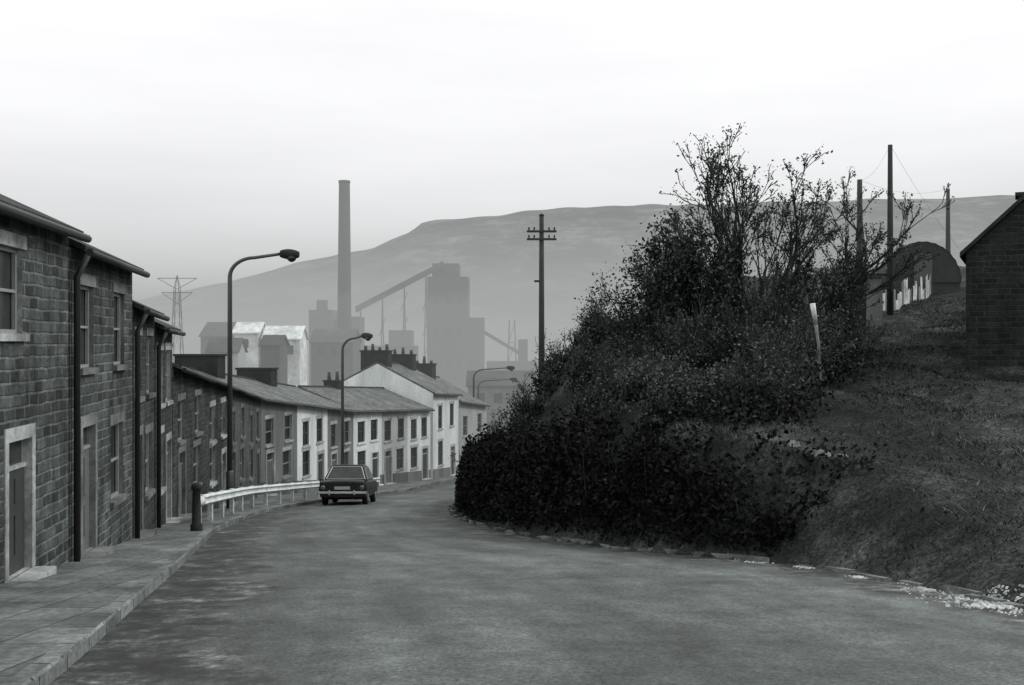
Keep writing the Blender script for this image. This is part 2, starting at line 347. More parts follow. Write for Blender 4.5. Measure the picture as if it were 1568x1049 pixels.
    for side in(0,1):
        da,db=(-ov,depth/2) if side==0 else (depth+ov,depth/2)
        def zz(u,d): 
            dd_=d if side==0 else depth-d
            return et(u)+dd_*pitch+0.03
        lo=[pt(u0,da,zz(u0,da)),pt(u1,da,zz(u1,da)),pt(u1,db,zz(u1,db)),pt(u0,db,zz(u0,db))]
        hi=[(x,y,z+th) for x,y,z in lo]; r.prism(lo,hi,0)
    rt=lambda u: et(u)+rh+th+0.03
    r.prism([pt(u0,depth/2-0.12,rt(u0)-0.03),pt(u1,depth/2-0.12,rt(u1)-0.03),pt(u1,depth/2+0.12,rt(u1)-0.03),pt(u0,depth/2+0.12,rt(u0)-0.03)],
            [pt(u0,depth/2-0.04,rt(u0)+0.07),pt(u1,depth/2-0.04,rt(u1)+0.07),pt(u1,depth/2+0.04,rt(u1)+0.07),pt(u0,depth/2+0.04,rt(u0)+0.07)],1)
    r.obj('roof',[roof or M_SLATE,M_DARK],e,org)
    gt=MB(); gt.tube([pt(u0,-ov-0.06,et(u0)-ov*pitch+0.02),pt(u1,-ov-0.06,et(u1)-ov*pitch+0.02)],0.06,8,0)
    if pipe:
        gt.tube([pt(0.02,-ov-0.03,et(0)-0.12),pt(0.08,-0.08,et(0)-0.45),pt(0.08,-0.08,gz(0)-0.02)],0.05,8,0)
    gt.obj('gutter',[M_PIPE],e,org)
    if chim:
        c=MB()
        for cu,cd,cw,cdp,ch,pots in chim:
            zc=et(cu)+rh-abs(cd-depth/2)*pitch
            def bx(a0,a1,b0,b1,z0,z1,m): c.prism([pt(a0,b0,z0),pt(a1,b0,z0),pt(a1,b1,z0),pt(a0,b1,z0)],[pt(a0,b0,z1),pt(a1,b0,z1),pt(a1,b1,z1),pt(a0,b1,z1)],m)
            bx(cu-cw/2,cu+cw/2,cd-cdp/2,cd+cdp/2,zc-1.0,zc+ch,0)
            bx(cu-cw/2-.06,cu+cw/2+.06,cd-cdp/2-.06,cd+cdp/2+.06,zc+ch+0.002,zc+ch+0.1,0)
            for i in range(pots):
                dd_=cd-cdp/2+0.22+(cdp-0.44)*i/max(1,pots-1); p=pt(cu,dd_,0)
                h_=rng_.uniform(0.2,0.55)
                c.tube([(p[0],p[1],zc+ch+0.1),(p[0],p[1],zc+ch+0.1+h_*0.85),(p[0],p[1],zc+ch+0.1+h_)],[0.13,0.1,0.12],8,1)
        c.obj('chimney',[M_DARK,M_POT],e,org)
    return e

def FP(y): return (float(XF(y)),y)
hr=random.Random(5)
terrace_house('stone_terrace_house',FP(7.2),FP(16.3),1.66,1.62,wall=M_STONE,trim=M_TRIM,style=1,rng_=hr,roof=M_SLATE,frame=M_FRAME)
terrace_house('stone_terrace_house',FP(16.4),FP(21.4),1.43,1.40,wall=M_STONE,trim=M_TRIMG,style=0,pipe=True,rng_=hr)
terrace_house('stone_terrace_house',FP(21.45),FP(24.9),0.68,0.62,wall=M_STONE_D,trim=M_TRIMG,style=0,pipe=True,rng_=hr)
terrace_house('stone_terrace_house',FP(24.95),FP(28.2),0.35,0.30,wall=M_STONE_D,trim=M_TRIM,style=1,pipe=True,rng_=hr)
eave=lambda y: float(np.interp(y,[28,49,63,74],[-0.62,-2.55,-3.95,-4.5]))
b1=np.linspace(28.3,49,5); b2=np.linspace(49,63,4); b3=np.linspace(63,74,4)
walls=[(M_STONE_D,M_TRIMG,None),(M_STONE_D,M_TRIM,None),(M_BRICK,M_TRIMG,None),(M_BRICK,M_TRIMG,None),
       (M_RG,M_TRIM,M_RD),(M_RG,M_RL,M_RD),(M_RL,M_RW,M_RD),
       (M_RW,M_RL,M_RG),(M_RW,M_RW,M_RG),(M_RL,M_TRIM,M_RD)]
bb=list(b1)+list(b2[1:])+list(b3[1:])
cols=[0,1,2,3,4,7,5,8,9,7]
chs={4:[(1.6,3.6,0.9,2.1,0.85,0)],5:[(3.9,3.6,0.9,1.9,0.75,0)],8:[(0.6,3.6,0.6,1.0,0.5,2)]}
for i in range(len(bb)-1):
    a,b=bb[i],bb[i+1]; wl=walls[cols[i]]
    terrace_house('terrace_house',FP(a),FP(b),eave(a),eave(b),depth=7.0,pitch=0.36,wall=wl[0],trim=wl[1],dado=wl[2],style=[0,1,0,1,0,1,0,1,0,1][i],roof=M_SLATE_L,chim=chs.get(i),rng_=hr,frame=M_FRAMED if i>4 else None)
terrace_house('end_terrace_house',(-5.35,74.3),(-3.9,80.2),-3.45,-3.75,depth=8,pitch=0.5,wall=M_RW,trim=M_RL,dado=M_RG,style=1,roof=M_SLATE_L,chim=[(0.6,4.3,0.8,2.0,1.0,4),(5.0,3.9,0.8,1.7,0.8,3)],rng_=hr,frame=M_FRAMED)
terrace_house('end_terrace_house',(-3.88,80.3),(-2.0,86.0),-4.3,-4.9,depth=8,pitch=0.5,wall=M_RL,trim=M_RL,style=0,roof=M_SLATE_L,chim=[(3.0,4,0.8,1.6,0.9,3)],rng_=hr)

# ------------------------------------------------------------------ street lamps
def street_lamp(x,y,h,arm,ang=0,name='street_lamp'):
    z=float(ZR(y))+0.12; e=empty(name,(x,y,z)); o=(x,y,z); c=MB()
    ca,sa=math.cos(ang),math.sin(ang)
    c.tube([(x,y,z-0.2),(x,y,z+1.2),(x,y,z+1.25)],[0.12,0.12,0.09],12)
    pts=[(x,y,z+1.25),(x,y,z+h-0.75)]; rr=[0.09,0.075]
    for i in range(1,9):
        a=math.pi/2*i/8; q=0.8*(1-math.cos(a)); pts.append((x+q*ca,y+q*sa,z+h-0.75+0.62*math.sin(a))); rr.append(0.07-0.015*i/8)
    pts.append((x+(arm-0.3)*ca,y+(arm-0.3)*sa,z+h+0.0)); rr.append(0.05)
    c.tube(pts,rr,10); c.obj('column',[M_STEEL],e,o)
    hd=MB(); L=0.62; pts=[];rr=[]
    for i in range(9):
        t=i/8; pts.append((x+(arm-0.35+L*t)*ca,y+(arm-0.35+L*t)*sa,z+h+0.0-0.03*t)); rr.append(0.05+0.12*math.sin(math.pi*min(1,0.12+t*0.8))**0.7)
    hd.tube(pts,rr,12); hd.obj('lantern',[M_DARK],e,o)
    bo=MB(); q=arm-0.35+L*0.6; bo.tube([(x+q*ca,y+q*sa,z+h-0.09),(x+q*ca,y+q*sa,z+h-0.2),(x+q*ca,y+q*sa,z+h-0.27)],[0.16,0.14,0.05],12); bo.obj('bowl',[M_GLASS],e,o)
street_lamp(-9.25,36,8.35,2.0,0.0)
street_lamp(-8.8,57,8.1,1.6,-0.5)
street_lamp(-3.0,86,8.2,3.0,0.2)
street_lamp(-3.2,104,8.4,3.4,0.0)

# ------------------------------------------------------------------ guard rail + bollard
def guard_rail():
    e=empty('guard_rail',(-7.4,26,float(ZR(26)))); o=tuple(e.location)
    ya=list(np.arange(26,58.5,1.0)); gx=lambda y: float(XL(y))-0.42
    r=MB(); prof=[(0.0,0.46),(0.05,0.50),(0.0,0.56),(0.0,0.60),(0.05,0.66),(0.0,0.72),(-0.02,0.72),(-0.02,0.46)]
    for a,b in zip(ya[:-1],ya[1:]):
        A=[(gx(a)+p,a,float(ZR(a))+0.13+q) for p,q in prof]; B=[(gx(b)+p,b,float(ZR(b))+0.13+q) for p,q in prof]
        for j in range(len(prof)): r.face([A[j],A[(j+1)%8],B[(j+1)%8],B[j]],0)
    a=26; r.tube([(gx(a)-0.01,a,float(ZR(a))+0.72),(gx(a)-0.05,a-0.25,float(ZR(a))+0.68)],[0.12,0.10],8)
    r.obj('rail',[M_RAIL],e,o)
    p=MB()
    for y in ya[::2]:
        p.box(gx(y)-0.13,gx(y)-0.022,y-0.06,y+0.06,float(ZR(y))-0.1,float(ZR(y))+0.86,0)
    p.obj('posts',[M_WPAINT],e,o)
guard_rail()
b=MB(); z=float(ZR(24))+0.12; bx=float(XL(24))-0.32
b.tube([(bx,24,z-0.1),(bx,24,z+0.15),(bx,24,z+0.17),(bx,24,z+0.9),(bx,24,z+0.92),(bx,24,z+1.0),(bx,24,z+1.06)],[0.13,0.13,0.10,0.085,0.12,0.11,0.04],12)
b.obj('bollard',[M_DARK],None,(bx,24,z))

# ------------------------------------------------------------------ car (1960s saloon seen from behind)
def car():
    e=empty('saloon_car',(0,0,0))
    M_BODY,nt,bs=newmat('car_paint'); c=ramp(nt,noise(nt,3,4,pos(nt)),[(0.3,0.006),(0.7,0.012)]); nt.links.new(c,bs.inputs['Base Color']); bs.inputs['Roughness'].default_value=0.42; bs.inputs['Specular IOR Level'].default_value=0.3
    chrome=flat('chrome',0.6,0.3,0.9); tyre=flat('tyre',0.012,0.9); lampm=flat('tail_lamp',0.10,0.3); plate=flat('number_plate',0.35,0.5); tgl,nt2,b2=newmat('car_glass'); c2=ramp(nt2,noise(nt2,2,2,pos(nt2)),[(0.3,0.015),(0.7,0.04)]); nt2.links.new(c2,b2.inputs['Base Color']); b2.inputs['Roughness'].default_value=0.12; b2.inputs['Specular IOR Level'].default_value=0.4
    prof=[(0.66,0.24),(0.77,0.30),(0.815,0.50),(0.82,0.62),(0.79,0.80),(0.74,0.87),(0.40,0.905),(0,0.915)]
    st=[(-2.16,0.93,-0.10,0.06),(-2.10,0.975,-0.045,0.02),(-1.9,0.99,-0.02,0),(-1.2,1,0.0,0),(0,1.0,0.01,0),(1.0,1.0,0.0,0),(1.6,0.985,-0.03,0),(2.0,0.96,-0.06,0.03),(2.1,0.9,-0.12,0.08)]
    b=MB(); rings=[]
    for y,s,dt,db in st:
        ring=[]
        for x,z in prof: ring.append((x*s,y,z+(dt*(z/0.915)**2)+db*(1-z)))
        ring=ring+[(-x,y_,z) for x,y_,z in ring[-2::-1]]
        base=len(b.v); b.v+=ring; rings.append((base,len(ring)))
    n=rings[0][1]
    for k_ in range(len(rings)-1):
        for j in range(n):
            j2=(j+1)%n; b.f.append([rings[k_][0]+j,rings[k_][0]+j2,rings[k_+1][0]+j2,rings[k_+1][0]+j]); b.m.append(0); b.sm.append(False)
    b.f.append([rings[0][0]+j for j in range(n-1,-1,-1)]); b.f.append([rings[-1][0]+j for j in range(n)]); b.m+=[0,0]; b.sm+=[False]*2
    for s in(-1,1):
        b.prism([(s*0.70,-2.12,0.80),(s*0.78,-2.12,0.78),(s*0.79,-1.2,0.84),(s*0.72,-1.2,0.86)],[(s*0.72,-2.14,0.93),(s*0.765,-2.14,0.92),(s*0.775,-1.2,0.875),(s*0.735,-1.2,0.88)],0)
    b.obj('body',[M_BODY],e,bevel=0.02)
    lo=[(-0.74,-1.28,0.88),(0.74,-1.28,0.88),(0.74,0.95,0.88),(-0.74,0.95,0.88)]; hi=[(-0.57,-0.86,1.37),(0.57,-0.86,1.37),(0.57,0.42,1.37),(-0.57,0.42,1.37)]
    c=MB(); c.prism(lo,hi,0); top=[(x*0.86,y*0.9-0.02,1.42) for x,y,z in hi]; c.prism([(x,y,z+0.001) for x,y,z in hi],top,0); c.obj('cabin',[M_BODY],e,bevel=0.03)
    gl=MB()
    def pane(a,b_,c_,d_,ins=0.09,off=0.012):
        q=[Vector(v) for v in (a,b_,c_,d_)]; cen=sum(q,Vector())/4; nn=(q[1]-q[0]).cross(q[3]-q[0]).normalized()
        if nn.dot(cen-Vector((0,0,1.1)))<0: nn=-nn
        r_=[v+(cen-v).normalized()*ins+nn*off for v in q]; gl.face(r_,0)
        for i in range(4): gl.prism([r_[i],r_[(i+1)%4],r_[(i+1)%4]+nn*0.006,r_[i]+nn*0.006],[v+(cen-v).normalized()*-0.02 for v in (r_[i],r_[(i+1)%4],r_[(i+1)%4]+nn*0.006,r_[i]+nn*0.006)],1)
    pane(lo[0],lo[1],hi[1],hi[0]); pane(lo[2],lo[3],hi[3],hi[2])
    for s in(-1,1):
        L0=Vector((0.74*s,-1.28,0.88));L1=Vector((0.74*s,0.95,0.88));H0=Vector((0.57*s,-0.86,1.37));H1=Vector((0.57*s,0.42,1.37))
        m0=L0.lerp(L1,0.48); m1=H0.lerp(H1,0.42)
        pane(L0,m0,m1,H0,0.08); pane(m0,L1,H1,m1,0.08)
    gl.obj('windows',[tgl,chrome],e)
    t=MB()
    t.box(-0.78,0.78,-2.25,-2.17,0.40,0.48,0); 
    for s in(-1,1):
        t.box(min(s*0.78,s*0.82),max(s*0.78,s*0.82),-2.24,-1.85,0.40,0.48,0); t.box(s*0.42-0.03,s*0.42+0.03,-2.29,-2.251,0.36,0.52,0)
    t.box(-0.78,0.78,2.12,2.2,0.42,0.52,0)
    t.obj('bumpers',[chrome],e,bevel=0.012)
    l=MB()
    for s in(-1,1): l.tube([(s*0.66,-2.15,0.62),(s*0.66,-2.19,0.62),(s*0.66,-2.21,0.62)],[0.085,0.08,0.03],14,0); l.tube([(s*0.72,-2.12,0.82),(s*0.72,-2.17,0.82)],[0.05,0.03],10,0)
    l.obj('tail_lamps',[lampm],e)
    p=MB(); p.box(-0.26,0.26,-2.19,-2.16,0.55,0.66,0); p.obj('number_plate',[plate],e)
    w=MB()
    for s in(-1,1):
        for y in(-1.3,1.25):
            w.tube([(s*0.60,y,0.29),(s*0.62,y,0.29),(s*0.76,y,0.29),(s*0.78,y,0.29)],[0.25,0.295,0.295,0.27],20,0); w.tube([(s*0.775,y,0.29),(s*0.79,y,0.29)],[0.16,0.13],14,1)
    w.obj('wheels',[tyre,chrome],e)
    und=MB(); und.box(-0.6,0.6,-1.9,1.9,0.2,0.3,0); und.tube([(0.35,-2.2,0.24),(0.35,-1.8,0.24)],0.03,8,0); und.obj('underside',[tyre],e)
    y=43.0; x=-6.35; e.location=(x,y,float(ZR(y))+0.035); e.rotation_euler=(math.atan(-0.11),0,0.02); e.scale=(1.10,1.06,1.06)
car()

# ------------------------------------------------------------------ poles, wires
def pole(name,x,y,h,r=0.14,arms=False,mat=None):
    z=float(H(x,y)); e=empty(name,(x,y,z)); o=(x,y,z)
    p=MB(); p.tube([(x,y,z-0.6),(x,y,z+h)],[r,r*0.62],10); p.obj('pole',[mat or M_WOOD],e,o)
    if arms:
        a=MB()
        for dz in(0.75,1.12):
            a.box(x-0.7,x+0.7,y-0.18,y-0.09,z+h-dz-0.05,z+h-dz+0.05,0)
            for q in(-0.6,-0.35,0.35,0.6): a.tube([(x+q,y-0.135,z+h-dz+0.05),(x+q,y-0.135,z+h-dz+0.13),(x+q,y-0.135,z+h-dz+0.2)],[0.02,0.045,0.03],8,1)
        a.box(x-0.35,x-0.09,y-0.12,y-0.04,z+h-3.15,z+h-3.05,0)
        a.tube([(x,y,z+h),(x,y,z+h+0.05),(x,y,z+h+0.12)],[0.13,0.12,0.02],8,0)
        a.obj('crossarms',[M_WOOD,M_DARK],e,o)
    return (x,y,z+h)
x0,y0=1.4,52; z0=float(H(x0,y0)); pole('telegraph_pole',x0,y0,6.0-z0+0.0,0.17,True)
def ptop(x,y,zt,r=0.13): return pole('utility_pole',x,y,zt-float(H(x,y)),r)
t1=ptop(15.5,45,8.1,0.15); t2=ptop(19.0,60,8.9,0.22); t3=ptop(27.8,70,9.8,0.18)
w=MB()
def wire(a,b,sag,r=0.012):
    a=Vector(a);b=Vector(b); w.tube([a.lerp(b,t)-Vector((0,0,sag*4*t*(1-t))) for t in np.linspace(0,1,14)],r,3)
wire(t1,t2,0.4,0.005); wire(t2,t3,0.5,0.006); wire(t1,(23,55,4),0.3,0.005)
w.obj('overhead_wires',[M_DARK])
zz=float(H(6.6,24)); p=MB(); p.tube([(6.78,24,zz-0.3),(6.70,24,zz+1.3),(6.64,24,zz+1.75)],[0.035,0.03,0.04],8,0); p.tube([(6.64,24,zz+1.75),(6.56,23.97,zz+2.2)],[0.045,0.06],8,1)
p.obj('leaning_post',[M_TRIMG,M_WPAINT],None,(6.7,24,zz))

# ------------------------------------------------------------------ right-hand buildings
def gable_house_right():
    e=empty('stone_house',(12.4,30,float(H(12.4,30)))); o=tuple(e.location); x0,x1,y0,y1=12.4,19.4,30,41; zb=-3.5; ez=2.45; rz=ez+3.3
    w=MB(); xm=(x0+x1)/2
    w.face([(x0,y0,zb),(x1,y0,zb),(x1,y0,ez),(xm,y0,rz),(x0,y0,ez)]); w.face([(x1,y1,zb),(x0,y1,zb),(x0,y1,ez),(xm,y1,rz),(x1,y1,ez)])
    w.face([(x0,y1,zb),(x0,y0,zb),(x0,y0,ez),(x0,y1,ez)]); w.face([(x1,y0,zb),(x1,y1,zb),(x1,y1,ez),(x1,y0,ez)])
    w.obj('walls',[M_SOOT],e,o)
    r=MB(); sl=3.3/3.5
    for s in(-1,1):
        a=xm+s*3.65
        lo=[(a,y0-0.12,rz-3.65*sl+.02),(a,y1+0.2,rz-3.65*sl+.02),(xm,y1+0.2,rz+.02),(xm,y0-0.12,rz+.02)]; r.prism(lo,[(p,q,t+0.13) for p,q,t in lo])
    r.obj('roof',[M_DARK],e,o)
    c=MB(); c.box(13.7,14.8,30.6,31.4,2.5,4.0); c.box(13.62,14.88,30.52,31.48,4.002,4.1); c.obj('chimney',[M_DARK],e,o)
    wi=MB()
    for yc in(33,37.5):
        wi.box(x0-.04,x0+.02,yc-0.5,yc+0.5,0.6,1.8,0); wi.box(x0-.1,x0-.045,yc-0.62,yc+0.62,0.46,0.58,1)
        wi.box(x0-.07,x0-.042,yc-0.03,yc+0.03,0.6,1.8,1)
    wi.obj('windows',[M_GLASS,M_TRIMG],e,o)
    e.rotation_euler=(0,0,math.radians(-25))
gable_house_right()
def nissen():
    x,y=20.2,54; z=float(H(x,y)); e=empty('nissen_hut',(x,y,z)); o=(x,y,z); R=1.9; b=MB(); n=28; zb=z+0.6
    ang=0.25
    def P(a,d,r): 
        lx=math.cos(a)*r; lz=math.sin(a)*r*1.05
        return (x+lx*math.cos(ang)+d*math.sin(ang),y-lx*math.sin(ang)*0.3+d*math.cos(ang),zb+lz+0.0)
    for i in range(n):
        a0=math.pi*i/n;a1=math.pi*(i+1)/n; r0=R+0.03*(i%2); r1=R+0.03*((i+1)%2)
        b.face([P(a0,0,r0),P(a1,0,r1),P(a1,8,r1),P(a0,8,r0)],0)
    b.face([P(math.pi*i/n,0.05,R) for i in range(n+1)],1)
    b.box(x-R,x+R,y+0.1,y+7.5,z-0.8,zb,1); b.obj('shell',[M_CORR,M_CORR],e,o)
    d=MB(); d.box(x-0.45,x+0.45,y-0.06,y+0.03,z-0.2,zb+1.4,0); d.obj('door',[M_DOOR],e,o)
nissen()
def shed():
    x0,x1,y0,y1=11.7,13.5,40,44; z=float(H(12.6,41)); e=empty('stone_shed',(12.6,42,z)); o=(12.6,42,z); w=MB(); zt=3.0
    w.box(x0,x1,y0,y1,z-0.5,zt-0.6,0); w.obj('walls',[M_RG],e,o)
    r=MB(); lo=[(x0-.15,y0-.15,zt-.59),(x1+.15,y0-.15,zt-.59),(x1+.15,y1+.15,zt-0.1),(x0-.15,y1+.15,zt-0.1)]; r.prism(lo,[(a,b,c+.1) for a,b,c in lo]); r.obj('roof',[M_CORR],e,o)
    d=MB(); n=10; d.face([(12.1,y0-.01,z-.4),(12.9,y0-.01,z-.4)]+[(12.5+0.4*math.cos(math.pi*i/n),y0-.01,z+1.2+0.4*math.sin(math.pi*i/n)) for i in range(n+1)]); d.obj('doorway',[M_DARK],e,o)
shed()
f=MB(); fr=random.Random(3); n=44
for i in range(n):
    t=i/(n-1); x=15.3+(23.6-15.3)*t; y=46+12.5*t; z=float(H(x,y)); 
    if fr.random()<0.2: continue
    hgt=fr.uniform(0.45,1.1); dx=8.3/n*0.46; dy=12.5/n*0.44
    f.prism([(x-dx,y-dy,z-0.3),(x+dx,y+dy,z-0.3),(x+dx,y+dy+.06,z-0.3),(x-dx,y-dy+.06,z-0.3)],[(x-dx,y-dy,z+hgt),(x+dx,y+dy,z+hgt+fr.uniform(-.2,.2)),(x+dx,y+dy+.06,z+hgt),(x-dx,y-dy+.06,z+hgt)],0 if fr.random()<0.65 else 1)
f.obj('board_fence',[M_WPAINT,M_RG],None,(19,53,2))

# ------------------------------------------------------------------ works in the valley
def works_chimney():
    x,y=-45.8,300; e=empty('factory_chimney',(x,y,-34)); o=(x,y,-34); c=MB()
    c.tube([(x,y,-40),(x,y,43.6)],[2.4,1.5],32); c.obj('shaft',[M_CONC],e,o)
    r=MB(); r.tube([(x,y,43.61),(x,y,44.2)],[1.62,1.62],32); r.obj('cap',[M_CONC],e,o)
works_chimney()
def works():
    e=empty('coal_washery',(-20,350,-36)); o=(-20,350,-36); b=MB()
    b.box(-27,-14,350,364,-38,21,0); b.box(-25.5,-17,351,362,21.01,25.3,0); b.box(-14,-9,352,362,-38,8,0)
    for z in (-8,2,12):
        for x in (-25,-21,-17.5): b.box(x,x+1.4,349.9,350.1,z,z+2.2,1)
    b.obj('tower',[M_WORKS,M_DARK],e,o)
    c=MB(); A=Vector((-49,345,9.5)); B=Vector((-22,351,24.2))
    c.prism([A+Vector((0,-1.4,0)),A+Vector((0,1.4,0)),A+Vector((0,1.4,1.8)),A+Vector((0,-1.4,1.8))],[B+Vector((0,-1.4,0)),B+Vector((0,1.4,0)),B+Vector((0,1.4,1.8)),B+Vector((0,-1.4,1.8))],0)
    for t in(0.05,0.3,0.55,0.8):
        p=A.lerp(B,t); c.tube([(p.x-1.2,p.y,-38),(p.x,p.y,p.z)],0.2,6); c.tube([(p.x+1.2,p.y,-38),(p.x,p.y,p.z)],0.2,6)
        for z in np.arange(-30,p.z-4,8): c.tube([(p.x-1.1,p.y,z),(p.x+1,p.y,z+6)],0.12,5)
    A=Vector((-13,356,5)); B=Vector((4,352,-5))
    c.prism([A+Vector((0,-1.2,0)),A+Vector((0,1.2,0)),A+Vector((0,1.2,1.3)),A+Vector((0,-1.2,1.3))],[B+Vector((0,-1.2,0)),B+Vector((0,1.2,0)),B+Vector((0,1.2,1.3)),B+Vector((0,-1.2,1.3))],0)
    c.obj('conveyor_gallery',[M_WORKS],e,o)
    d=MB(); d.box(-62,-55,335,350,-38,10,0); d.box(-54,-47,338,350,-38,8,0); d.box(-46,-30,340,352,-38,-1,0); d.box(-40,-33,356,370,-38,4,0); d.box(-60,-57,337,340,10.01,13,0); d.box(-8,14,345,360,-38,-6,0); d.box(2,5,350,353,-5.99,1,0)
    for q in(-1,1): d.tube([(0+q*2.4,340,-38),(0+q*0.8,340,7)],0.18,6); d.tube([(0+q*2.4,346,-38),(0+q*0.8,343,7)],0.18,6)
    for z in np.arange(-30,6,6): d.tube([(-2.2+(z+38)*.03,340,z),(2.2-(z+38)*.03,340,z)],0.12,5); d.tube([(-2.2+(z+38)*.03,340,z),(2.0-(z+38)*.03,340,z+6)],0.1,5)
    d.obj('outbuildings',[M_WORKS],e,o)
works()
def gshed(name,x0,x1,y0,y1,ez,rz,wm,rm):
    zb=float(H((x0+x1)/2,y0))-3; e=empty(name,((x0+x1)/2,y0,zb)); o=tuple(e.location); w=MB(); ym=(y0+y1)/2
    w.prism([(x0,y0,zb),(x0,y1,zb),(x0,y1,ez),(x0,ym,rz),(x0,y0,ez)],[(x1,y0,zb),(x1,y1,zb),(x1,y1,ez),(x1,ym,rz),(x1,y0,ez)],0)
    for x in np.arange(x0+1.5,x1-2,3.2): w.box(x,x+1.5,y0-0.06,y0+.02,ez-3,ez-1.2,1)
    w.obj('walls',[wm,M_DARK],e,o)
    r=MB()
    for a in(y0-.4,y1+.4):
        zz=ez-0.15; lo=[(x0-.4,a,zz+.03),(x1+.4,a,zz+.03),(x1+.4,ym,rz+.05),(x0-.4,ym,rz+.05)]; r.prism(lo,[(p,q,s+.25) for p,q,s in lo])
    r.obj('roof',[rm],e,o)
gshed('works_shed',-51,-43.5,225,233,0.6,3.2,M_PALE,M_PALE)
gshed('works_shed',-57,-52,225,233,1.9,4.0,M_PALE,M_PALE)
gshed('works_shed',-44.8,-41.5,196,203,-0.6,1.1,M_WORKS,M_CORR)
gshed('works_shed',-56,-50.5,202,208,-1.8,0.6,M_RL,M_WORKS)
gshed('works_shed',-78,-67,275,290,1.5,5.0,M_WORKS,M_WORKS)
gshed('works_shed',-48,-38,262,275,0.0,3.0,M_WORKS,M_WORKS)
gshed('works_shed',-100,-82,250,265,-1,3,M_WORKS,M_WORKS)
gshed('works_shed',-8,4,200,208,-8,-5.5,M_RG,M_WORKS)
gshed('works_shed',6,16,170,176,-9,-7,M_RL,M_SLATE)
def pylon(x,y,zt,hw):
    zb=float(H(x,y)); e=empty('electricity_pylon',(x,y,zb)); p=MB(); 
    legs=[(-1,-1),(1,-1),(1,1),(-1,1)]
    wd=lambda z: 0.35+(hw-0.35)*(zt-z)/(zt-zb)
    zs=np.linspace(zb,zt-2.5,9)
    for a,b in legs: p.tube([(x+a*wd(z),y+b*wd(z),z) for z in zs]+[(x,y,zt)],0.06,4)
    for z0,z1 in zip(zs[:-1],zs[1:]):
        for k_ in range(4):
            a=legs[k_]; b=legs[(k_+1)%4]
            p.tube([(x+a[0]*wd(z0),y+a[1]*wd(z0),z0),(x+b[0]*wd(z1),y+b[1]*wd(z1),z1)],0.03,3); p.tube([(x+b[0]*wd(z0),y+b[1]*wd(z0),z0),(x+a[0]*wd(z1),y+a[1]*wd(z1),z1)],0.03,3)
    for zz_,L in((zt-0.6,3.6),(zt-3.2,2.8)):
        for s in(-1,1):
            p.tube([(x,y,zz_),(x+s*L,y,zz_)],0.06,4); p.tube([(x,y,zz_-2),(x+s*L,y,zz_)],0.05,4)
    p.obj('lattice',[M_WORKS],e,(x,y,zb))
pylon(-61,200,12.3,2.2)

# ------------------------------------------------------------------ vegetation helpers
def rand_quads(P,size,jit=0.4,elong=1.6):
    n=len(P); a=rng.normal(size=(n,3)); a/=np.linalg.norm(a,axis=1,keepdims=True); b=rng.normal(size=(n,3)); b-=a*(a*b).sum(1,keepdims=True); b/=np.linalg.norm(b,axis=1,keepdims=True)
    s=(size*rng.uniform(1-jit,1+jit,n))[:,None]
    V=np.stack([P-a*s*elong/2,P+b*s/2,P+a*s*elong/2,P-b*s/2],1).reshape(-1,3); F=np.arange(4*n).reshape(n,4); return V,F
def blob(c,r,n,shell=0.55):
    d=rng.normal(size=(n,3)); d/=np.linalg.norm(d,axis=1,keepdims=True); rad=(shell+(1-shell)*rng.random(n)**0.6)[:,None]
    ph=np.sin(d[:,0]*5+c[0]*3)+np.sin(d[:,1]*6+c[1])+np.sin(d[:,2]*5+c[0])
    rad=rad*(1+0.13*ph[:,None]); return np.array(c)+d*rad*np.array(r)
def grow(segs,tips,p,d,l,r,lev,R,up=0.15,spread=0.6,maxlev=4,nsub=4,kids=2):
    q=Vector(p); d=Vector(d).normalized(); sl=l/nsub
    for i in range(nsub):
        d=(d+Vector((R.gauss(0,1),R.gauss(0,1),R.gauss(0,1)))*0.13+Vector((0,0,up*0.4))).normalized()
        q2=q+d*sl; r2=r*(1-0.55/nsub); segs.append((q.copy(),q2.copy(),r,r2,lev)); q=q2; r=r2
        if lev<maxlev and i>=(1 if lev else 0):
            for _ in range(kids if R.random()<0.6 else kids-1):
                s=Vector((R.gauss(0,1),R.gauss(0,1),R.gauss(0,1)+up)); s=(d+s.normalized()*spread*R.uniform(0.7,1.4)).normalized()
                grow(segs,tips,q,s,l*R.uniform(0.38,0.6),max(r*0.6,0.004),lev+1,R,up,spread,maxlev,max(3,nsub-1),kids)
    if lev>=maxlev-1: tips.append(q.copy())
def seg_mesh(segs):
    V=[];F=[];i=0
    for n,sel in ((6,[s for s in segs if s[4]<=1]),(3,[s for s in segs if s[4]>1])):
        if not sel: continue
        A=np.array([tuple(s[0]) for s in sel]);B=np.array([tuple(s[1]) for s in sel]);r0=np.array([s[2] for s in sel]);r1=np.array([s[3] for s in sel])
        d=B-A; d/=np.linalg.norm(d,axis=1,keepdims=True)+1e-9; ref=np.where(np.abs(d[:,2:3])>0.9,np.array([[1.0,0,0]]),np.array([[0,0,1.0]]))
        a=np.cross(d,ref); a/=np.linalg.norm(a,axis=1,keepdims=True); b=np.cross(d,a)
        th=2*np.pi*np.arange(n)/n; off=a[:,None,:]*np.cos(th)[None,:,None]+b[:,None,:]*np.sin(th)[None,:,None]
        lo=A[:,None,:]+off*r0[:,None,None]; hi=B[:,None,:]+off*r1[:,None,None]
        m=len(sel); V.append(np.concatenate([lo,hi],1).reshape(-1,3)); base=i+np.arange(m)[:,None]*2*n; j=np.arange(n)[None,:]; j2=(j+1)%n
        F.append(np.stack([base+j,base+j2,base+n+j2,base+n+j],-1).reshape(-1,4)); i+=m*2*n
    return np.concatenate(V),np.concatenate(F)
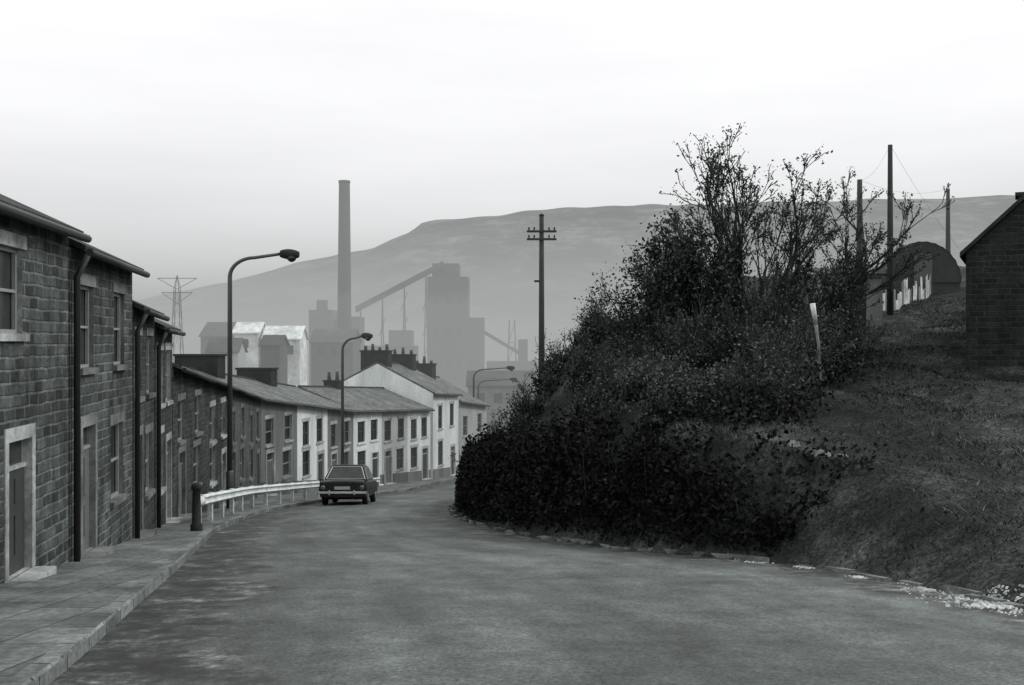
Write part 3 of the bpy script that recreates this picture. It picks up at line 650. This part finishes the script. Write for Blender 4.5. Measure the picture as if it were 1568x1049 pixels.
def make_tree(name,stems,R,maxlev=4,leaf=None,leafn=0,leafsize=0.06,kids=2,spread=0.6,up=0.15,leafspread=0.25,rmin=0.006,ztop=None):
    e=empty(name,(0,0,0))
    segs=[];tips=[]
    for p,d,l,r in stems: grow(segs,tips,p,d,l,r,0,R,up,spread,maxlev,5,kids)
    if ztop:
        zb=stems[0][0].z; zm=sorted(s[1].z for s in segs)[-max(1,len(segs)//200)]; sc=(ztop-zb)/(zm-zb); c0=stems[0][0]
        f=lambda v: Vector((c0.x+(v.x-c0.x)*(0.4*1+0.6*sc),c0.y+(v.y-c0.y),zb+(v.z-zb)*sc))
        segs=[(f(a),f(b),r0,r1,l) for a,b,r0,r1,l in segs]; tips=[f(t) for t in tips]
    segs=[(a,b,max(r0,rmin),max(r1,rmin*0.8),lv) for a,b,r0,r1,lv in segs]
    V,F=seg_mesh(segs); np_mesh('branches',V,F,M_BARK,True,e)
    if leaf and leafn:
        T=np.array([tuple(t) for t in tips]); P=np.repeat(T,leafn,0)+rng.normal(size=(len(T)*leafn,3))*leafspread
        V,F=rand_quads(P,leafsize); np_mesh('foliage',V,F,leaf,False,e)
    return e
R=random.Random(21)
gz=lambda x,y: float(H(x,y))
b0=Vector((7.0,32,gz(7.0,32)-0.2))
st=[(b0,(-0.3,0,1),3.4,0.12),(b0+Vector((.15,0,0)),(0.0,0.1,1),4.0,0.14),(b0+Vector((.3,.1,0)),(0.2,-.1,1),3.6,0.11),(b0+Vector((-.3,0,0)),(-0.5,.2,1),2.6,0.09)]
make_tree('bare_tree',st,R,4,M_BUD,4,0.05,2,0.42,0.22,0.07,0.013,ztop=5.6)
b0=Vector((8.2,33,gz(8.2,33)-0.2))
st=[(b0,(0.5,0,1),4.0,0.15),(b0+Vector((.2,0,0)),(0.7,0.1,0.9),2.8,0.10),(b0+Vector((.0,.2,0)),(0.15,0.3,1),2.8,0.1)]
make_tree('bare_tree',st,R,4,M_BUD,3,0.05,2,0.45,0.14,0.07,0.013,ztop=5.0)
b0=Vector((4.9,31,gz(4.9,31)-0.2))
st=[(b0,(-0.1,0,1),2.4,0.11),(b0,(0.3,0,1),2.2,0.1),(b0,(-0.45,0.2,1),2.3,0.09)]
make_tree('leafy_tree',st,R,3,M_LEAF2,14,0.075,2,0.55,0.08,0.14,0.01,ztop=3.2)
b0=Vector((4.3,33,gz(4.3,33)-0.2))
make_tree('leafy_tree',[(b0,(-0.25,0,1),1.8,0.08),(b0,(0.1,0,1),2.0,0.08),(b0,(-0.6,0.1,0.9),1.6,0.07)],R,3,M_LEAF2,5,0.06,2,0.6,0.06,0.16,0.009,ztop=2.8)

def hedge():
    n=95000; y=rng.uniform(17.8,47,n)
    x=XR(y)+0.28+rng.random(n)**1.5*1.6
    top=np.interp(y,[17.8,19.5,24,30,38,41,47],[0.3,1.5,2.3,2.2,1.9,1.75,1.5])+0.22*np.sin(y*1.9)+0.16*np.sin(y*4.3)+0.1*np.sin(y*9)
    gzz=H(x,y); zr=ZR(y); u=rng.random(n)
    z=zr+0.05+u*np.maximum(top,gzz-zr+0.3)+rng.normal(size=n)*0.06
    x=x-0.15*np.sin(u*3.1)*rng.random(n)+0.3*u
    P=np.stack([x,y,z],1)+rng.normal(size=(n,3))*0.05
    V,F=rand_quads(P,0.07); e=empty('hedge',(0,0,0)); np_mesh('leaves',V,F,M_HEDGE,False,e)
    segs=[]; rr=random.Random(4)
    for i in range(600):
        yy_=rr.uniform(18,47); xx=float(XR(yy_))+rr.uniform(0.6,1.6); zz_=float(ZR(yy_)); a=Vector((xx,yy_,zz_)); tp=float(np.interp(yy_,[17.5,19.5,24,30,38,47],[0.3,1.3,2.2,2.1,1.8,1.5]))+rr.uniform(-.3,.3)
        b=a+Vector((rr.gauss(0,.25),rr.gauss(0,.25),tp)); m=a.lerp(b,0.5)+Vector((rr.gauss(0,.1),rr.gauss(0,.1),0)); segs+= [(a,m,0.012,0.009,2),(m,b,0.009,0.006,2)]
    V,F=seg_mesh(segs); np_mesh('stems',V,F,M_BARK,False,e)
hedge()
def thicket():
    e=empty('thicket',(0,0,0)); Ps=[]; segs=[]; tips=[]; rr=random.Random(9)
    cl=[]
    for _ in range(120):
        y=rr.uniform(22,37); x=rr.uniform(float(XR(y))+1.5, 11.5 if y>28 else 4+ (y-20)*0.6)
        if x/y>0.305: continue
        d=x-float(XR(y)); cl.append((x,y,rr.uniform(0.45,0.95)*min(1,max(0.42,d/6.5))))
    for _ in range(40):
        y=rr.uniform(37,50); x=rr.uniform(float(XR(y))+0.8,float(XR(y))+6); cl.append((x,y,rr.uniform(0.3,0.55)))
    for x,y in [(9,36),(8,37),(7,36),(6,36),(9.5,33),(8,30),(7,30),(6,31),(7.5,34),(8.8,34),(6.6,33.5)]: cl.append((x,y,1.15))
    for x,y in [(10.2,34.5),(10.8,36.5),(9.9,33.5),(8.7,29.3),(8.2,28),(5.6,23.5),(5.2,22.3),(5.9,25.2),(6.3,26.8),(4.6,21.6)]: cl.append((x,y,0.7))
    for x,y,r in cl:
        z=gz(x,y)+r*0.35; Ps.append(blob((x,y,z),(r*1.15,r*1.15,r),int(1300*r*r)+150,0.3))
        for k_ in range(5):
            d=Vector((rr.gauss(0,.5),rr.gauss(0,.5),1)); grow(segs,tips,Vector((x,y,gz(x,y))),d,r*rr.uniform(1.0,1.7),0.02,1,rr,0.2,0.6,3,4,2)
    P=np.concatenate(Ps); V,F=rand_quads(P,0.065); np_mesh('leaves',V,F,M_LEAF,False,e)
    segs=[(a,b,max(r0,.008),max(r1,.007),2) for a,b,r0,r1,l in segs]; V,F=seg_mesh(segs); np_mesh('twigs',V,F,M_BARK,False,e)
    T=np.array([tuple(t) for t in tips]); T=np.repeat(T,2,0)+rng.normal(size=(2*len(T),3))*0.08; V,F=rand_quads(T,0.045); np_mesh('buds',V,F,M_BUD,False,e)
thicket()
def grass():
    n=230000; y=10+rng.random(n)**1.15*45; x=rng.uniform(-3,22,n); k_=(x>XR(y)+0.2)&(x<0.52*y+1); x,y=x[k_],y[k_]
    dens=0.5+0.5*np.sin(x*0.9+y*0.5)*np.sin(y*0.7-x*0.3); k_=rng.random(len(x))<0.4+0.6*dens; x,y=x[k_],y[k_]; n=len(x); z=H(x,y)-0.02
    h=rng.uniform(0.03,0.11,n)*(0.6+0.8*dens[k_]); w_=rng.uniform(0.005,0.011,n)*(1+y/30); a=rng.uniform(0,2*np.pi,n); lx=rng.normal(size=n)*h*1.0; ly=rng.normal(size=n)*h*1.0
    A=np.stack([x-np.cos(a)*w_,y-np.sin(a)*w_,z],1); B=np.stack([x+np.cos(a)*w_,y+np.sin(a)*w_,z],1); C=np.stack([x+lx,y+ly,z+h],1)
    V=np.stack([A,B,C],1).reshape(-1,3); np_mesh('grass',V,np.arange(3*n).reshape(n,3),M_GRASS)
grass()
def rubble(name,pts,mat):
    m=MB()
    for x,y,z,s in pts:
        rr=[(math.cos(a)*s*random.uniform(.7,1.2),math.sin(a)*s*random.uniform(.7,1.2)) for a in np.linspace(0,2*math.pi,7)[:-1]]; hz=s*random.uniform(.3,.6)
        lo=[(x+p,y+q,z-s*0.3) for p,q in rr]; hi=[(x+p*.6+random.uniform(-.1,.1)*s,y+q*.6,z+hz+random.uniform(-.1,.1)*s) for p,q in rr]; m.prism(lo,hi,0)
    m.obj(name,[mat],None,pts[0][:3],uv=False)
pts=[]
for _ in range(9500):
    y=random.uniform(10.6,18.5); c=float(XR(y)); bl=math.exp(-((y-12.5)/0.8)**2); wd=0.10+0.22*bl; x=c-0.05+0.1*math.sin(y*3.1)+random.gauss(0,wd)
    if x>c+0.45: continue
    z=float(max(H(x,y),ZR(y)+0.012 if x<c+.05 else -99)); 
    cl=max(0,math.sin(y*2.3+x*1.5)*math.sin(y*5.7+1-x*3))
    if random.random()< 0.75*bl*(0.35+cl)+0.35*cl: pts.append((x,y,z,random.uniform(0.006,0.02)*(1+0.5*bl)))
rubble('rubble',pts,M_ROCK)
pts=[]
for x,y,s in [(5.0,19.6,.16),(5.3,18.9,.2),(5.6,18.7,.12),(6.6,25,.09)]: pts.append((x,y,gz(x,y),s))
rubble('boulders',pts,M_ROCKD)
def distant():
    Ps=[]
    for _ in range(560):
        y=rng.uniform(95,620); x=rng.uniform(-0.5*y,0.6*y)
        if rng.random()<0.5: y=rng.uniform(95,230); x=rng.uniform(-0.12*y,0.25*y)
        if abs(x+45)<12 and y>250: continue
        if y<240 and x<-0.19*y and x>-0.32*y: continue
        if -30<x+ (y-105)*-0.6<16+6 and y<150 and x<17+(y-105)*.65+3: continue
        r=rng.uniform(1.2,3.2)*(1+y/500); z=float(H(x,y))+r*0.7; Ps.append(blob((x,y,z),(r*1.2,r,r),160,0.4))
    P=np.concatenate(Ps); V,F=rand_quads(P,0.8,0.5,1.3); np_mesh('distant_trees',V,F,M_LEAF2)
distant()

# ------------------------------------------------------------------ mist lying in the valley, thicker smoke low over the works
def mist(name,box,K,L):
    mm=MB(); mm.box(*box,0)
    mt=bpy.data.materials.new(name); mt.use_nodes=True; nt=mt.node_tree; nt.nodes.clear()
    out=nt.nodes.new('ShaderNodeOutputMaterial'); ab=nt.nodes.new('ShaderNodeVolumeAbsorption'); em=nt.nodes.new('ShaderNodeEmission'); ad=nt.nodes.new('ShaderNodeAddShader')
    ab.inputs['Color'].default_value=(0,0,0,1); ab.inputs['Density'].default_value=K; em.inputs['Color'].default_value=(0.985,1,0.995,1); em.inputs['Strength'].default_value=K*L  # emission gives the haze its own glow in place of scattered daylight
    nt.links.new(ab.outputs[0],ad.inputs[0]); nt.links.new(em.outputs[0],ad.inputs[1]); nt.links.new(ad.outputs[0],out.inputs['Volume'])
    mm.obj(name,[mt],uv=False)
mist('mist',(-1800,1800,46,3000,-70,46),0.0025,0.42)
mist('smoke_haze',(-1500,1500,240,1250,-60,12),0.0022,0.44)

# ------------------------------------------------------------------ light
world=bpy.data.worlds.new('World'); scene.world=world; world.use_nodes=True; nt=world.node_tree; bg=nt.nodes['Background']
EL=math.radians(42); AZ=math.radians(80)
sky=nt.nodes.new('ShaderNodeTexSky'); sky.sky_type='NISHITA'; sky.sun_disc=False; sky.sun_elevation=EL; sky.sun_rotation=AZ; sky.air_density=1; sky.dust_density=4
bw=nt.nodes.new('ShaderNodeRGBToBW'); nt.links.new(sky.outputs[0],bw.inputs[0])
tc=nt.nodes.new('ShaderNodeTexCoord'); mp=nt.nodes.new('ShaderNodeMapping'); mp.inputs['Scale'].default_value=(1,1,6); nt.links.new(tc.outputs['Generated'],mp.inputs[0])
cn=nt.nodes.new('ShaderNodeTexNoise'); cn.inputs['Scale'].default_value=2.2; cn.inputs['Detail'].default_value=4; nt.links.new(mp.outputs[0],cn.inputs['Vector'])
cr=nt.nodes.new('ShaderNodeMapRange'); cr.inputs[1].default_value=0.3; cr.inputs[2].default_value=0.7; cr.inputs[3].default_value=10.4; cr.inputs[4].default_value=12.0; nt.links.new(cn.outputs['Fac'],cr.inputs[0])
mx=nt.nodes.new('ShaderNodeMix'); mx.data_type='FLOAT'; mx.inputs[0].default_value=0.9; nt.links.new(bw.outputs[0],mx.inputs[2]); nt.links.new(cr.outputs[0],mx.inputs[3])
cc=nt.nodes.new('ShaderNodeCombineColor'); 
ml=nt.nodes.new('ShaderNodeMath'); ml.operation='MULTIPLY'; ml.inputs[1].default_value=1.02
nt.links.new(mx.outputs[0],cc.inputs[0]); nt.links.new(mx.outputs[0],cc.inputs[1]); nt.links.new(mx.outputs[0],ml.inputs[0]); nt.links.new(ml.outputs[0],cc.inputs[2])
nt.links.new(cc.outputs[0],bg.inputs['Color']); bg.inputs['Strength'].default_value=0.12
sd=bpy.data.lights.new('sun','SUN'); sd.energy=1.5; sd.angle=math.radians(12); sd.color=(1,0.99,0.97)
so=bpy.data.objects.new('sun',sd); scene.collection.objects.link(so)
d=Vector((math.sin(AZ)*math.cos(EL),math.cos(AZ)*math.cos(EL),math.sin(EL))); so.rotation_euler=d.to_track_quat('Z','Y').to_euler(); so.location=(20,20,40)

cd=bpy.data.cameras.new('camera'); cd.lens=38.6; cd.sensor_width=36; cd.clip_end=6000; cd.clip_start=0.1
co=bpy.data.objects.new('camera',cd); scene.collection.objects.link(co); co.location=(0,0,0); co.rotation_euler=(math.radians(90),0,0); scene.camera=co
